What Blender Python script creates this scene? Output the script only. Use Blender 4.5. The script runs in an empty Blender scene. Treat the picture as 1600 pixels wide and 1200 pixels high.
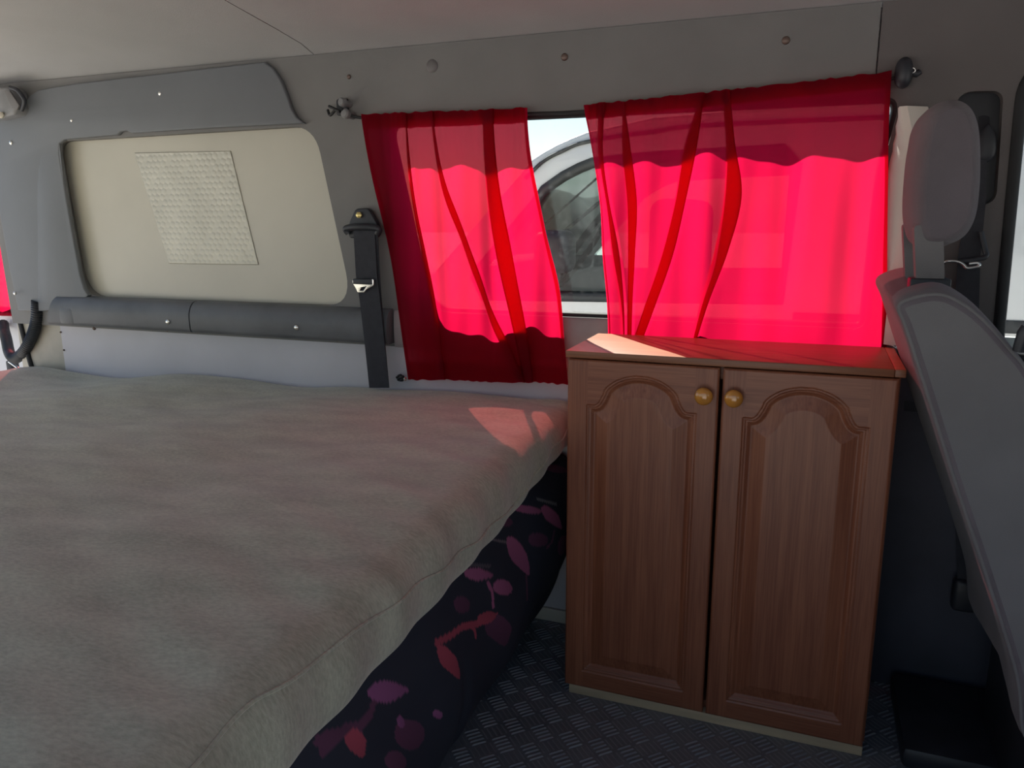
import bpy, bmesh, math, random
import numpy as np
from mathutils import Vector, Matrix
random.seed(7); rng = np.random.default_rng(7)
scn = bpy.context.scene
C = scn.collection

# ------------------------------------------------------------------ camera
CAM_H = 1.015
_p, _y, _r = math.radians(12.1), math.radians(21.2), math.radians(-0.3)
FW = Vector((-math.sin(_y)*math.cos(_p), math.cos(_y)*math.cos(_p), -math.sin(_p)))
_rt = Vector((math.cos(_y), math.sin(_y), 0)); _up = _rt.cross(FW)
RT = _rt*math.cos(_r)+_up*math.sin(_r); UP = -_rt*math.sin(_r)+_up*math.cos(_r)
FPX = 1215.0
cd = bpy.data.cameras.new('camera'); cam = bpy.data.objects.new('camera', cd); C.objects.link(cam)
cd.sensor_width = 36; cd.lens = FPX/1600*36; cd.clip_start = 0.02; cd.clip_end = 300
m = Matrix((RT, UP, -FW)).transposed().to_4x4(); m.translation = (0, 0, CAM_H); cam.matrix_world = m
scn.camera = cam

# ------------------------------------------------------------------ sky, sun, exposure
SUN_DIR = Vector((0.75, -0.76, -1.0)).normalized()
w = bpy.data.worlds.new('sky'); scn.world = w; w.use_nodes = True
nt = w.node_tree; sky = nt.nodes.new('ShaderNodeTexSky'); sky.sky_type = 'NISHITA'; sky.sun_disc = False
sky.sun_elevation = math.asin(-SUN_DIR.z); sky.sun_rotation = math.atan2(-SUN_DIR.x, -SUN_DIR.y)
sky.air_density = 1.0; sky.dust_density = .6; sky.ozone_density = 1.0
nt.links.new(sky.outputs[0], nt.nodes['Background'].inputs[0]); nt.nodes['Background'].inputs[1].default_value = 0.062
sl = bpy.data.lights.new('sun', 'SUN'); sl.energy = 6.4; sl.angle = 0.0093; sl.color = (1, .95, .87)
so = bpy.data.objects.new('sun', sl); C.objects.link(so); so.rotation_euler = SUN_DIR.to_track_quat('-Z', 'Y').to_euler()
so.location = (-4, 5, 7)
scn.view_settings.view_transform = 'Standard'; scn.view_settings.look = 'None'
scn.view_settings.exposure = 1.3; scn.view_settings.gamma = 1; scn.view_settings.use_curve_mapping = False
scn.cycles.use_denoising = True
scn.cycles.max_bounces = 14; scn.cycles.diffuse_bounces = 7; scn.cycles.transparent_max_bounces = 24
scn.cycles.transmission_bounces = 8; scn.cycles.caustics_reflective = False; scn.cycles.caustics_refractive = False
scn.cycles.sample_clamp_indirect = 8

def ray(px, py): return FW + RT*((px-800)/FPX) + UP*((600-py)/FPX)
def P(px, py, y=None, x=None, z=None):
    """a measured image point put on a real plane of the van (metres)"""
    d = ray(px, py)
    t = y/d.y if y is not None else (x/d.x if x is not None else (z-CAM_H)/d.z)
    return Vector((d.x*t, d.y*t, CAM_H+d.z*t))
def XZ(px, py, y=1.73):
    q = P(px, py, y=y); return (q.x, q.z)

# ------------------------------------------------------------------ materials
M = {}
def nodes(name):
    ma = bpy.data.materials.new(name); ma.use_nodes = True
    return ma, ma.node_tree, ma.node_tree.nodes['Principled BSDF']
def mat(name, col, rough=.6, var=.12, scale=8, bump=0, bscale=300, metal=0, sheen=0, stretch=(1, 1, 1), coat=0, spec=.5):
    ma, nt, b = nodes(name); N = nt.nodes; L = nt.links
    b.inputs['Roughness'].default_value = rough; b.inputs['Metallic'].default_value = metal
    b.inputs['Specular IOR Level'].default_value = spec
    b.inputs['Sheen Weight'].default_value = sheen; b.inputs['Coat Weight'].default_value = coat
    tc = N.new('ShaderNodeTexCoord'); mp = N.new('ShaderNodeMapping'); mp.inputs['Scale'].default_value = stretch
    L.new(tc.outputs['Object'], mp.inputs[0])
    n = N.new('ShaderNodeTexNoise'); n.inputs['Scale'].default_value = scale; n.inputs['Detail'].default_value = 5
    L.new(mp.outputs[0], n.inputs['Vector'])
    r = N.new('ShaderNodeValToRGB')
    r.color_ramp.elements[0].position = .3; r.color_ramp.elements[1].position = .7
    r.color_ramp.elements[0].color = (*[c*(1-var) for c in col], 1); r.color_ramp.elements[1].color = (*[min(1, c*(1+var)) for c in col], 1)
    L.new(n.outputs['Fac'], r.inputs[0]); L.new(r.outputs[0], b.inputs['Base Color'])
    if bump:
        n2 = N.new('ShaderNodeTexNoise'); n2.inputs['Scale'].default_value = bscale; n2.inputs['Detail'].default_value = 3
        L.new(mp.outputs[0], n2.inputs['Vector'])
        bp = N.new('ShaderNodeBump'); bp.inputs['Strength'].default_value = bump; bp.inputs['Distance'].default_value = .002
        L.new(n2.outputs['Fac'], bp.inputs['Height']); L.new(bp.outputs[0], b.inputs['Normal'])
    M[name] = ma; return ma
mat('headliner', (.42, .415, .42), .95, .05, 5, .3, 500)
mat('wall_vinyl', (.19, .185, .18), .6, .08, 6, .2, 700)
mat('shaded_vinyl', (.135, .12, .117), .65, .08, 6, .25, 700)  # same vinyl as the wall, weaker light towards the front put into its colour
mat('sunlit_trim', (.74, .67, .60), .6, .08, 8, .15, 500)  # pillar trim made pale for the sun raking over it
mat('rear_plastic', (.165, .175, .19), .55, .06, 4, .2, 600)
mat('sill_plastic', (.13, .135, .145), .5, .2, 9, .2, 300)
mat('beige_paint', (.55, .52, .44), .28, .07, 3, 0, spec=.6)
mat('white_board', (.60, .57, .59), .5, .06, 5, .1, 200)
mat('cream_metal', (.50, .46, .38), .4, .2, 9)
mat('sill_grey', (.36, .33, .33), .45, .1, 12)
mat('dark_panel', (.058, .06, .08), .7, .2, 6, .2, 400)
mat('black_rubber', (.012, .012, .014), .6, .2, 20)
mat('black_plastic', (.028, .03, .038), .45, .2, 20)
mat('belt_web', (.035, .036, .045), .8, .15, 60, .5, 900)
mat('chrome', (.75, .75, .73), .22, .05, 9, metal=1)
mat('screw_metal', (.85, .84, .80), .25, .1, 30, metal=1)
mat('dull_metal', (.17, .12, .10), .45, .2, 30, metal=.5)
mat('brass', (.75, .6, .25), .35, .2, 40, metal=.8)
mat('grey_plastic', (.22, .22, .225), .5, .1, 20)
mat('floor_rubber', (.20, .212, .23), .5, .2, 7, .25, 500)
mat('tread_rubber', (.25, .262, .28), .38, .1, 20)
mat('seat_fabric', (.15, .128, .142), .95, .1, 10, .5, 900, sheen=.15)
mat('seat_panel', (.185, .175, .178), .8, .08, 8, .35, 700)
mat('foil', (.52, .50, .43), .42, .08, 12, 0, metal=.3)
mat('raw_pine', (.62, .47, .30), .7, .15, 6, .2, 200, stretch=(1, 8, 8))
mat('knob_wood', (.58, .24, .04), .15, .2, 30, coat=1)
mat('white_car', (.62, .62, .62), .25, .02, 2, coat=.6)
mat('car_dark', (.02, .022, .025), .5, .1, 5)
mat('car_inside', (.10, .11, .12), .8, .2, 4)
mat('concrete', (.42, .41, .40), .9, .2, .8, .2, 40)
mat('flex_pipe', (.03, .032, .036), .45, .1, 20)
mat('body_white', (.72, .72, .74), .4, .04, 3)
mat('seam_thread', (.50, .42, .30), .85, .1, 60)
mat('plug_plastic', (.16, .15, .15), .5, .1, 20)

def wood(name, axis, dark=(.22, .070, .036), light=(.33, .118, .060)):
    ma, nt, b = nodes(name); N = nt.nodes; L = nt.links
    tc = N.new('ShaderNodeTexCoord'); mp = N.new('ShaderNodeMapping')
    s = [55, 55, 55]; s[axis] = 2.2; mp.inputs['Scale'].default_value = s
    L.new(tc.outputs['Object'], mp.inputs[0])
    n = N.new('ShaderNodeTexNoise'); n.inputs['Scale'].default_value = 1.0; n.inputs['Detail'].default_value = 5; n.inputs['Distortion'].default_value = .7
    L.new(mp.outputs[0], n.inputs['Vector'])
    mp2 = N.new('ShaderNodeMapping'); s2 = [330, 330, 330]; s2[axis] = 9; mp2.inputs['Scale'].default_value = s2
    L.new(tc.outputs['Object'], mp2.inputs[0])
    n2 = N.new('ShaderNodeTexNoise'); n2.inputs['Scale'].default_value = 1.0; n2.inputs['Detail'].default_value = 2
    L.new(mp2.outputs[0], n2.inputs['Vector'])
    mx = N.new('ShaderNodeMath'); mx.operation = 'MULTIPLY_ADD'; mx.inputs[1].default_value = .45
    L.new(n2.outputs['Fac'], mx.inputs[0])
    m3 = N.new('ShaderNodeMath'); m3.operation = 'MULTIPLY'; m3.inputs[1].default_value = .55
    L.new(n.outputs['Fac'], m3.inputs[0]); L.new(m3.outputs[0], mx.inputs[2])
    r = N.new('ShaderNodeValToRGB'); r.color_ramp.elements[0].position = .38; r.color_ramp.elements[1].position = .62
    r.color_ramp.elements[0].color = (*dark, 1); r.color_ramp.elements[1].color = (*light, 1)
    L.new(mx.outputs[0], r.inputs[0]); L.new(r.outputs[0], b.inputs['Base Color'])
    b.inputs['Roughness'].default_value = .42
    bp = N.new('ShaderNodeBump'); bp.inputs['Strength'].default_value = .15; bp.inputs['Distance'].default_value = .001
    L.new(n2.outputs['Fac'], bp.inputs['Height']); L.new(bp.outputs[0], b.inputs['Normal'])
    M[name] = ma; return ma
wood('oak_upright', 2); wood('oak_level', 0)
wood('oak_top', 0, (.22, .08, .037), (.31, .12, .055))

def curtain_mat():
    ma, nt, b = nodes('red_voile'); N = nt.nodes; L = nt.links
    N.remove(b); out = N['Material Output']
    tr = N.new('ShaderNodeBsdfTransparent'); tr.inputs[0].default_value = (1, .17, .19, 1)
    tl = N.new('ShaderNodeBsdfTranslucent'); tl.inputs[0].default_value = (.66, .004, .050, 1)
    df = N.new('ShaderNodeBsdfDiffuse'); df.inputs[0].default_value = (.30, .018, .040, 1)
    n = N.new('ShaderNodeTexNoise'); n.inputs['Scale'].default_value = 900; tc = N.new('ShaderNodeTexCoord')
    L.new(tc.outputs['Object'], n.inputs['Vector'])
    mr = N.new('ShaderNodeMapRange'); mr.inputs['To Min'].default_value = .12; mr.inputs['To Max'].default_value = .16
    L.new(n.outputs['Fac'], mr.inputs['Value'])
    a = N.new('ShaderNodeMixShader'); a.inputs[0].default_value = .22; L.new(tl.outputs[0], a.inputs[1]); L.new(df.outputs[0], a.inputs[2])
    c = N.new('ShaderNodeMixShader'); L.new(mr.outputs[0], c.inputs[0]); L.new(a.outputs[0], c.inputs[1]); L.new(tr.outputs[0], c.inputs[2])
    L.new(c.outputs[0], out.inputs[0]); M['red_voile'] = ma
curtain_mat()

def glass_mat(name, tint, gloss):
    ma, nt, b = nodes(name); N = nt.nodes; L = nt.links
    N.remove(b); out = N['Material Output']
    tr = N.new('ShaderNodeBsdfTransparent'); tr.inputs[0].default_value = (*tint, 1)
    gl = N.new('ShaderNodeBsdfGlossy'); gl.inputs['Roughness'].default_value = .02
    df = N.new('ShaderNodeBsdfTranslucent'); df.inputs[0].default_value = (.8, .8, .8, 1)
    lw_ = N.new('ShaderNodeLayerWeight'); lw_.inputs[0].default_value = .5
    pw = N.new('ShaderNodeMath'); pw.operation = 'POWER'; pw.inputs[1].default_value = 5; L.new(lw_.outputs['Facing'], pw.inputs[0])
    fr = N.new('ShaderNodeMath'); fr.operation = 'MULTIPLY_ADD'; fr.inputs[1].default_value = .9; fr.inputs[2].default_value = .02; L.new(pw.outputs[0], fr.inputs[0])
    n = N.new('ShaderNodeTexNoise'); n.inputs['Scale'].default_value = 90; n.inputs['Detail'].default_value = 4
    tc = N.new('ShaderNodeTexCoord'); L.new(tc.outputs['Object'], n.inputs['Vector'])
    rp = N.new('ShaderNodeMapRange'); rp.inputs['From Min'].default_value = .55; rp.inputs['From Max'].default_value = .8
    rp.inputs['To Max'].default_value = gloss; L.new(n.outputs['Fac'], rp.inputs['Value'])
    a = N.new('ShaderNodeMixShader'); L.new(rp.outputs[0], a.inputs[0]); L.new(tr.outputs[0], a.inputs[1]); L.new(df.outputs[0], a.inputs[2])
    c = N.new('ShaderNodeMixShader'); L.new(fr.outputs[0], c.inputs[0]); L.new(a.outputs[0], c.inputs[1]); L.new(gl.outputs[0], c.inputs[2])
    L.new(c.outputs[0], out.inputs[0]); M[name] = ma
glass_mat('window_glass', (.93, .96, .95), .02)
glass_mat('car_glass', (.62, .70, .68), .03)

def velour():
    ma, nt, b = nodes('velour'); N = nt.nodes; L = nt.links
    tc = N.new('ShaderNodeTexCoord')
    def noise(scale, st, detail=4):
        mp = N.new('ShaderNodeMapping'); mp.inputs['Scale'].default_value = st; mp.inputs['Rotation'].default_value = (0, 0, -.5)
        L.new(tc.outputs['Object'], mp.inputs[0])
        n = N.new('ShaderNodeTexNoise'); n.inputs['Scale'].default_value = scale; n.inputs['Detail'].default_value = detail
        L.new(mp.outputs[0], n.inputs['Vector']); return n
    n1 = noise(9, (1, 2.5, 1), 6); n2 = noise(120, (1, 2.2, 1), 3)
    mx = N.new('ShaderNodeMix'); mx.inputs[0].default_value = .5
    L.new(n1.outputs['Fac'], mx.inputs[2]); L.new(n2.outputs['Fac'], mx.inputs[3])
    r = N.new('ShaderNodeValToRGB'); r.color_ramp.elements[0].position = .36; r.color_ramp.elements[1].position = .64
    r.color_ramp.elements[0].color = (.37, .350, .255, 1); r.color_ramp.elements[1].color = (.56, .54, .405, 1)
    L.new(mx.outputs[0], r.inputs[0]); L.new(r.outputs[0], b.inputs['Base Color'])
    b.inputs['Roughness'].default_value = .9; b.inputs['Sheen Weight'].default_value = .35; b.inputs['Specular IOR Level'].default_value = .1
    bp = N.new('ShaderNodeBump'); bp.inputs['Strength'].default_value = .3; bp.inputs['Distance'].default_value = .0025
    L.new(n2.outputs['Fac'], bp.inputs['Height']); L.new(bp.outputs[0], b.inputs['Normal'])
    M['velour'] = ma
velour()
def floral():
    ma, nt, b = nodes('floral_print'); N = nt.nodes; L = nt.links
    a = N.new('ShaderNodeVertexColor'); a.layer_name = 'print'
    L.new(a.outputs[0], b.inputs['Base Color']); b.inputs['Roughness'].default_value = .85
    M['floral_print'] = ma
floral()

# ------------------------------------------------------------------ mesh helpers
def smooth(me, ang=None):
    for p in me.polygons: p.use_smooth = True
    if ang is not None:
        bm = bmesh.new(); bm.from_mesh(me)
        for e in bm.edges:
            if len(e.link_faces) == 2 and e.calc_face_angle(0) > math.radians(ang): e.smooth = False
        bm.to_mesh(me); bm.free()
def put(name, me, ma, parent=None):
    o = bpy.data.objects.new(name, me); C.objects.link(o)
    if ma and not me.materials: me.materials.append(M[ma])
    if parent: o.parent = parent; o.matrix_parent_inverse = parent.matrix_world.inverted()
    return o
def tag(o, label, cat, group=None):
    o['label'] = label; o['category'] = cat
    if group: o['group'] = group
    return o
def struct(o, label=None):
    o['kind'] = 'structure'
    if label: o['label'] = label
    return o
def empty(name, loc=(0, 0, 0)):
    o = bpy.data.objects.new(name, None); C.objects.link(o); o.location = loc; o.empty_display_size = .05
    bpy.context.view_layer.update(); return o
def mesh(vs, fs, name='m'):
    me = bpy.data.meshes.new(name); me.from_pydata([tuple(v) for v in vs], [], fs); me.update(); return me
def box_me(lo, hi, bev=0, seg=2):
    bm = bmesh.new(); bmesh.ops.create_cube(bm, size=1)
    lo = Vector(lo); hi = Vector(hi)
    for v in bm.verts: v.co = Vector(((lo[i]+hi[i])/2 + v.co[i]*(hi[i]-lo[i]) for i in range(3)))
    if bev: bmesh.ops.bevel(bm, geom=bm.edges[:], offset=bev, segments=seg, affect='EDGES', profile=.5)
    me = bpy.data.meshes.new('m'); bm.to_mesh(me); bm.free()
    if bev: smooth(me, 40)
    return me
def box(name, lo, hi, ma, parent=None, bev=0, seg=2): return put(name, box_me(lo, hi, bev, seg), ma, parent)
def grid(pts, close_u=False, close_v=False, flip=False):
    """pts[i][j] -> quads"""
    n, k = len(pts), len(pts[0]); vs = [p for row in pts for p in row]; fs = []
    for i in range(n if close_u else n-1):
        for j in range(k if close_v else k-1):
            a, b_, c, d = i*k+j, ((i+1) % n)*k+j, ((i+1) % n)*k+(j+1) % k, i*k+(j+1) % k
            fs.append((a, d, c, b_) if flip else (a, b_, c, d))
    return vs, fs
def tube_me(path, r, seg=10, caps=True, rad=None):
    path = [Vector(p) for p in path]; n = len(path); rows = []
    t0 = (path[1]-path[0]).normalized(); ref = Vector((0, 0, 1)) if abs(t0.z) < .9 else Vector((1, 0, 0))
    u = t0.cross(ref).normalized()
    for i, p in enumerate(path):
        t = (path[min(i+1, n-1)]-path[max(i-1, 0)]).normalized()
        u = (u - t*u.dot(t)).normalized(); v = t.cross(u)
        rr = rad[i] if rad else r
        rows.append([p+(u*math.cos(a)+v*math.sin(a))*rr for a in [2*math.pi*k/seg for k in range(seg)]])
    vs, fs = grid(rows, close_v=True)
    if caps: fs += [tuple(range(seg)), tuple(reversed(range((n-1)*seg, n*seg)))]
    me = mesh(vs, fs); smooth(me, 50); return me
def spline(pts, n=10):
    pts = [Vector(p) for p in pts]; out = []
    for i in range(len(pts)-1):
        p0, p1, p2, p3 = pts[max(i-1, 0)], pts[i], pts[i+1], pts[min(i+2, len(pts)-1)]
        for k in range(n):
            t = k/n
            out.append(.5*((2*p1)+(p2-p0)*t+(2*p0-5*p1+4*p2-p3)*t*t+(-p0+3*p1-3*p2+p3)*t**3))
    out.append(pts[-1]); return out
def lathe_me(prof, axis_from, axis_to, seg=20):
    """prof: (distance along axis, radius)"""
    a = Vector(axis_from); d = (Vector(axis_to)-a).normalized(); ref = Vector((0, 0, 1)) if abs(d.z) < .9 else Vector((1, 0, 0))
    u = d.cross(ref).normalized(); v = d.cross(u)
    rows = [[a+d*h+(u*math.cos(t)+v*math.sin(t))*r for t in [2*math.pi*k/seg for k in range(seg)]] for h, r in prof]
    vs, fs = grid(rows, close_v=True, flip=True); fs += [tuple(reversed(range(seg))), tuple(range((len(prof)-1)*seg, len(prof)*seg))]
    bm = bmesh.new(); me = mesh(vs, fs); bm.from_mesh(me); bmesh.ops.recalc_face_normals(bm, faces=bm.faces); bm.to_mesh(me); bm.free()
    smooth(me, 40); return me
def rounded(pts, r, n=6):
    """round the corners of a 2-D polygon; r may be a list"""
    out = []; k = len(pts)
    for i in range(k):
        p = Vector(pts[i]).to_2d(); a = Vector(pts[i-1]).to_2d(); b_ = Vector(pts[(i+1) % k]).to_2d()
        rr = r[i] if isinstance(r, (list, tuple)) else r
        if rr <= 0: out.append(p); continue
        da = (a-p); db = (b_-p); l = min(rr, da.length*.49, db.length*.49)
        s = p+da.normalized()*l; e = p+db.normalized()*l
        for q in range(n+1):
            t = q/n; out.append(s*(1-t)**2+p*2*t*(1-t)+e*t*t)
    return [(v.x, v.y) for v in out]
def plate_me(outline, holes, thick, yfun, bev=0.0):
    """a sheet drawn in (x, z), with holes, of real thickness; inner face at y = yfun(x, z), outer face thick further out"""
    cu = bpy.data.curves.new('c', 'CURVE'); cu.dimensions = '2D'; cu.fill_mode = 'BOTH'; cu.extrude = max(thick/2-bev, 1e-4)
    cu.bevel_depth = bev; cu.bevel_resolution = 2; cu.offset = -bev
    for poly in [outline]+list(holes):
        s = cu.splines.new('POLY'); s.points.add(len(poly)-1); s.use_cyclic_u = True
        for pt, q in zip(s.points, poly): pt.co = (q[0], q[1], 0, 1)
    o = bpy.data.objects.new('t', cu); C.objects.link(o)
    me = bpy.data.meshes.new_from_object(o.evaluated_get(bpy.context.evaluated_depsgraph_get()))
    bpy.data.objects.remove(o); bpy.data.curves.remove(cu)
    for v in me.vertices:
        x, z, d = v.co.x, v.co.y, v.co.z
        v.co = (x, yfun(x, z)+thick/2-d, z)
    bm = bmesh.new(); bm.from_mesh(me); bmesh.ops.remove_doubles(bm, verts=bm.verts, dist=1e-5)
    bmesh.ops.recalc_face_normals(bm, faces=bm.faces); bm.to_mesh(me); bm.free()
    me.materials.clear(); smooth(me, 35); return me
def wall_y(x, z): return 1.74-(z-.8)*.03
def screw(parent, px, py, y=None, r=.006, ma='screw_metal', name='screw'):
    q = P(px, py, y=y if y else 1.73)
    me = lathe_me([(-.004, r*.95), (.0, r), (.002, r*.85), (.0034, r*.45), (.0036, .0004)], q, q+Vector((0, -1, 0)), 14)
    return put(name, me, ma, parent)

# ------------------------------------------------------------------ the van body
ROOF_Y = [(1.728, 1.407), (1.673, 1.424), (1.58, 1.438), (1.49, 1.450), (1.415, 1.460), (1.2, 1.482), (.95, 1.495), (.7, 1.495), (.45, 1.482), (.2, 1.455), (.0, 1.42), (-.12, 1.39)]
def roof_part(x0, x1, dz, name, ma, th=.012):
    rows = []
    for x in np.linspace(x0, x1, 24):
        r = [Vector((x, y, z+dz)) for y, z in ROOF_Y] + [Vector((x, y, z+dz+th)) for y, z in reversed(ROOF_Y)]
        rows.append(r)
    vs, fs = grid(rows, close_v=True); k = len(rows[0]); fs += [tuple(range(k)), tuple(reversed(range((len(rows)-1)*k, len(rows)*k)))]
    me = mesh(vs, fs); bm = bmesh.new(); bm.from_mesh(me); bmesh.ops.recalc_face_normals(bm, faces=bm.faces); bm.to_mesh(me); bm.free()
    smooth(me, 40); return put(name, me, ma)
struct(roof_part(-2.42, -1.1875, 0, 'ceiling', 'headliner'))
struct(roof_part(-1.184, 1.75, 0, 'ceiling', 'headliner'))
rs = struct(roof_part(-2.45, 1.75, .020, 'ceiling', 'black_plastic', .02)); rs['label'] = 'dark roof lining showing in the headliner joints'
floor = box('floor', (-2.45, -.15, -.03), (1.7, 1.80, 0), 'floor_rubber'); struct(floor)
# five-bar tread of the rubber mat: bars at 45 degrees, groups every 60 mm, the cross groups between them
vs, fs = [], []
def bar(cx, cy, dx, dy, L, Wd, H):
    px, py = -dy, dx; b0 = len(vs)
    for s in (-1, 1):
        for t in (-1, 1): vs.append((cx+dx*L*s+px*Wd*t, cy+dy*L*s+py*Wd*t, 0))
    vs.append((cx-dx*L*.8, cy-dy*L*.8, H)); vs.append((cx+dx*L*.8, cy+dy*L*.8, H))
    fs.extend([(b0, b0+2, b0+5, b0+4), (b0+3, b0+1, b0+4, b0+5), (b0+1, b0, b0+4), (b0+2, b0+3, b0+5)])
s2 = math.sqrt(.5)
for i in range(-12, 20):
    for j in range(5, 30):
        x0, y0 = -.568+i*.06, 1.31+(j-21)*.06
        if x0 < -.75 or x0 > .62: continue
        for k in range(-2, 3):
            bar(x0+s2*k*.0105, y0-s2*k*.0105, s2, s2, .0155, .0022, .0022)
            bar(x0+.03+s2*k*.0105, y0+.03+s2*k*.0105, s2, -s2, .0155, .0020, .0004)
tr = put('tread_bar', mesh(vs, fs), 'tread_rubber', floor); tr['kind'] = 'stuff'

# left wall above the waist: window openings, belt recess, cab door window
def ln(*pts): return list(pts)
W1 = rounded([(-2.102, 1.238), (-1.198, 1.243), (-1.118, .789), (-2.078, .784)], [.05, .07, .09, .09], 8)
W2 = rounded([(-.995, 1.243), (.130, 1.238), (.107, 1.10), (.102, .787), (-.905, .785)], [.05, .035, .05, .02, .07], 8)
# one outline with the second window cut where the panel joint meets it
SEAM = .0815
def clip_x(poly, xc, keep_less):
    out = []
    for i in range(len(poly)):
        a, b_ = poly[i-1], poly[i]; ia = (a[0] <= xc) == keep_less; ib = (b_[0] <= xc) == keep_less
        if ia != ib:
            t = (xc-a[0])/(b_[0]-a[0]); out.append((xc, a[1]+t*(b_[1]-a[1])))
        if ib: out.append(b_)
    return out
la = clip_x(W2, SEAM-.0015, True)
i_top = max((i for i, p in enumerate(la) if abs(p[0]-(SEAM-.0015)) < 1e-6), key=lambda i: la[i][1])
seq = la[i_top:]+la[:i_top]                       # starts at the upper cut point
if abs(seq[1][0]-(SEAM-.0015)) < 1e-6: seq = [seq[0]]+list(reversed(seq[1:]))
left_outline = [(-2.40, .69), (SEAM-.0015, .69)]+list(reversed(seq))+[(SEAM-.0015, 1.407), (-2.40, 1.407)]
wl = put('wall_left', plate_me(left_outline, [W1], .025, wall_y), 'wall_vinyl'); struct(wl)
ra = clip_x(W2, SEAM+.0015, False)
i_top = max((i for i, p in enumerate(ra) if abs(p[0]-(SEAM+.0015)) < 1e-6), key=lambda i: ra[i][1])
seq = ra[i_top:]+ra[:i_top]
if abs(seq[1][0]-(SEAM+.0015)) < 1e-6: seq = [seq[0]]+list(reversed(seq[1:]))
RECESS = rounded([(.222, 1.240), (.298, 1.237), (.309, 1.035), (.235, 1.03)], [.03, .02, .025, .02], 6)
FWIN = rounded([(.325, 1.285), (1.05, 1.285), (1.25, .74), (.342, .74)], [.07, .1, .08, .05], 8)
right_outline = [(SEAM+.0015, 1.407)]+seq+[(SEAM+.0015, .69), (1.72, .69), (1.72, 1.407)]
wp = put('wall_left', plate_me(right_outline, [RECESS, FWIN], .025, wall_y), 'shaded_vinyl'); struct(wp)
rb = box('recess_back', (.20, wall_y(0, 1.1)+.030, 1.0), (.335, wall_y(0, 1.1)+.040, 1.27), 'black_plastic', wp)
# outer skin behind the pillar panels (keeps daylight out of the joints)
for (a, b_, c, d) in ((-2.40, -2.13, .70, 1.40), (-1.10, -1.02, .70, 1.40), (.145, .318, .70, 1.40), (-1.06, .30, 1.255, 1.41)):
    box('outer_skin', (a, 1.79, c), (b_, 1.80, d), 'body_white', wl)
box('outer_skin', (-2.40, 1.795, .0), (1.72, 1.81, .775), 'body_white', wl)
box('outer_skin', (-2.40, 1.735, 1.40), (1.72, 1.805, 1.425), 'body_white', wl)
# lower lining
lw = box('wall_left', (-2.195, 1.745, 0), (.165, 1.765, .705), 'white_board', bev=.002); struct(lw, 'white painted board lining the wall below the windows')
lm = box('wall_left', (-2.40, 1.757, 0), (-2.19, 1.772, .76), 'cream_metal'); struct(lm, 'stained cream metal beside the rear door')
dp = box('wall_left', (.168, 1.735, 0), (1.72, 1.765, .742), 'dark_panel', bev=.006); struct(dp, 'dark lining panel beside the front seat')
for px, py, r in ((147, 513, .006), (397, 523, .006), (527, 532, .0045), (262, 517, .003), (100, 547, .003), (95, 519, .003)):
    screw(lw, px, py, 1.744, r, 'dull_metal')
bbm = box('baseboard_left', (-2.19, 1.735, 0), (.165, 1.746, .035), 'cream_metal', bev=.003); struct(bbm)
# rear trim moulding around the blanked window
def yf(d): return lambda x, z: wall_y(x, z)-d
tp = [XZ(*q, y=1.715) for q in ((-12, 185), (12, 176), (40, 165), (47, 152), (62, 141), (120, 131), (260, 115), (415, 97), (428, 107), (440, 125), (449, 148), (456, 170), (464, 184), (476, 193))]
tp += [XZ(*q, y=1.715) for q in ((330, 200), (206, 208), (198, 204), (188, 206), (183, 211), (100, 218), (93, 224), (92, 240), (100, 300), (112, 380), (120, 430), (126, 452), (132, 462), (128, 466), (108, 474), (88, 484), (60, 487), (22, 486), (10, 420), (-2, 340), (-10, 260))]
t1 = put('trim_1', plate_me(tp, [], .016, yf(.014), .004), 'rear_plastic'); struct(t1, 'dark grey moulding around the blanked rear window')
for px, py, r in ((17, 223, .0065), (250, 146, .0065), (112, 188, .005), (23, 458, .0055)): screw(t1, px, py, 1.712, r)
# vertical crease of the rear pillar
rdg = []
for t in np.linspace(0, 1, 12):
    e = .5*min(1, t*2.2, (1-t)*8); y0 = 1.7148+.0118*t
    rdg.append([P(52+8*t, 205+268*t, y=y0), P(64+12*t, 205+268*t, y=y0-.016*e), P(78+16*t, 205+268*t, y=y0-.017*e), P(92+26*t, 216+252*t, y=y0), P(92+26*t, 216+252*t, y=y0+.004), P(52+8*t, 205+268*t, y=y0+.004)])
vs, fs = grid(rdg, close_v=True); fs += [tuple(range(6)), tuple(reversed(range(66, 72)))]
me = mesh(vs, fs); bm = bmesh.new(); bm.from_mesh(me); bmesh.ops.recalc_face_normals(bm, faces=bm.faces); bm.to_mesh(me); bm.free(); smooth(me, 60)
put('pillar_ridge', me, 'rear_plastic', t1)
# sill roll under the blanked window: two lengths
def roll(name, x0, x1, ma, z0=.700, z1=.788, dep=.040, cut=0):
    prof = []
    for k in range(13):
        a = math.pi/2*k/12
        prof.append((1.742-dep*math.sin(a)**.8*1.0, z1-(z1-z0)*.55*(1-math.cos(a))))
    prof += [(1.742-dep*.98, z0+.012), (1.742-dep*.9, z0+.003), (1.742-dep*.75, z0), (1.742, z0)]
    rows = []
    for i, x in enumerate(np.linspace(x0, x1, 20)):
        rows.append([Vector((x+(cut*(z1-z)/(z1-z0) if i == 0 else 0), y, z)) for y, z in prof])
    vs, fs = grid(rows, close_v=True); k = len(prof); fs += [tuple(range(k)), tuple(reversed(range((len(rows)-1)*k, len(rows)*k)))]
    me = mesh(vs, fs); bm = bmesh.new(); bm.from_mesh(me); bmesh.ops.recalc_face_normals(bm, faces=bm.faces); bm.to_mesh(me); bm.free()
    smooth(me, 45); return put(name, me, ma)
xs = P(298, 490, y=1.71).x
t2 = roll('trim_2', -2.165, xs-.002, 'sill_plastic', cut=-.03); struct(t2, 'dark sill strip under the rear window, torn at its end')
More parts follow.
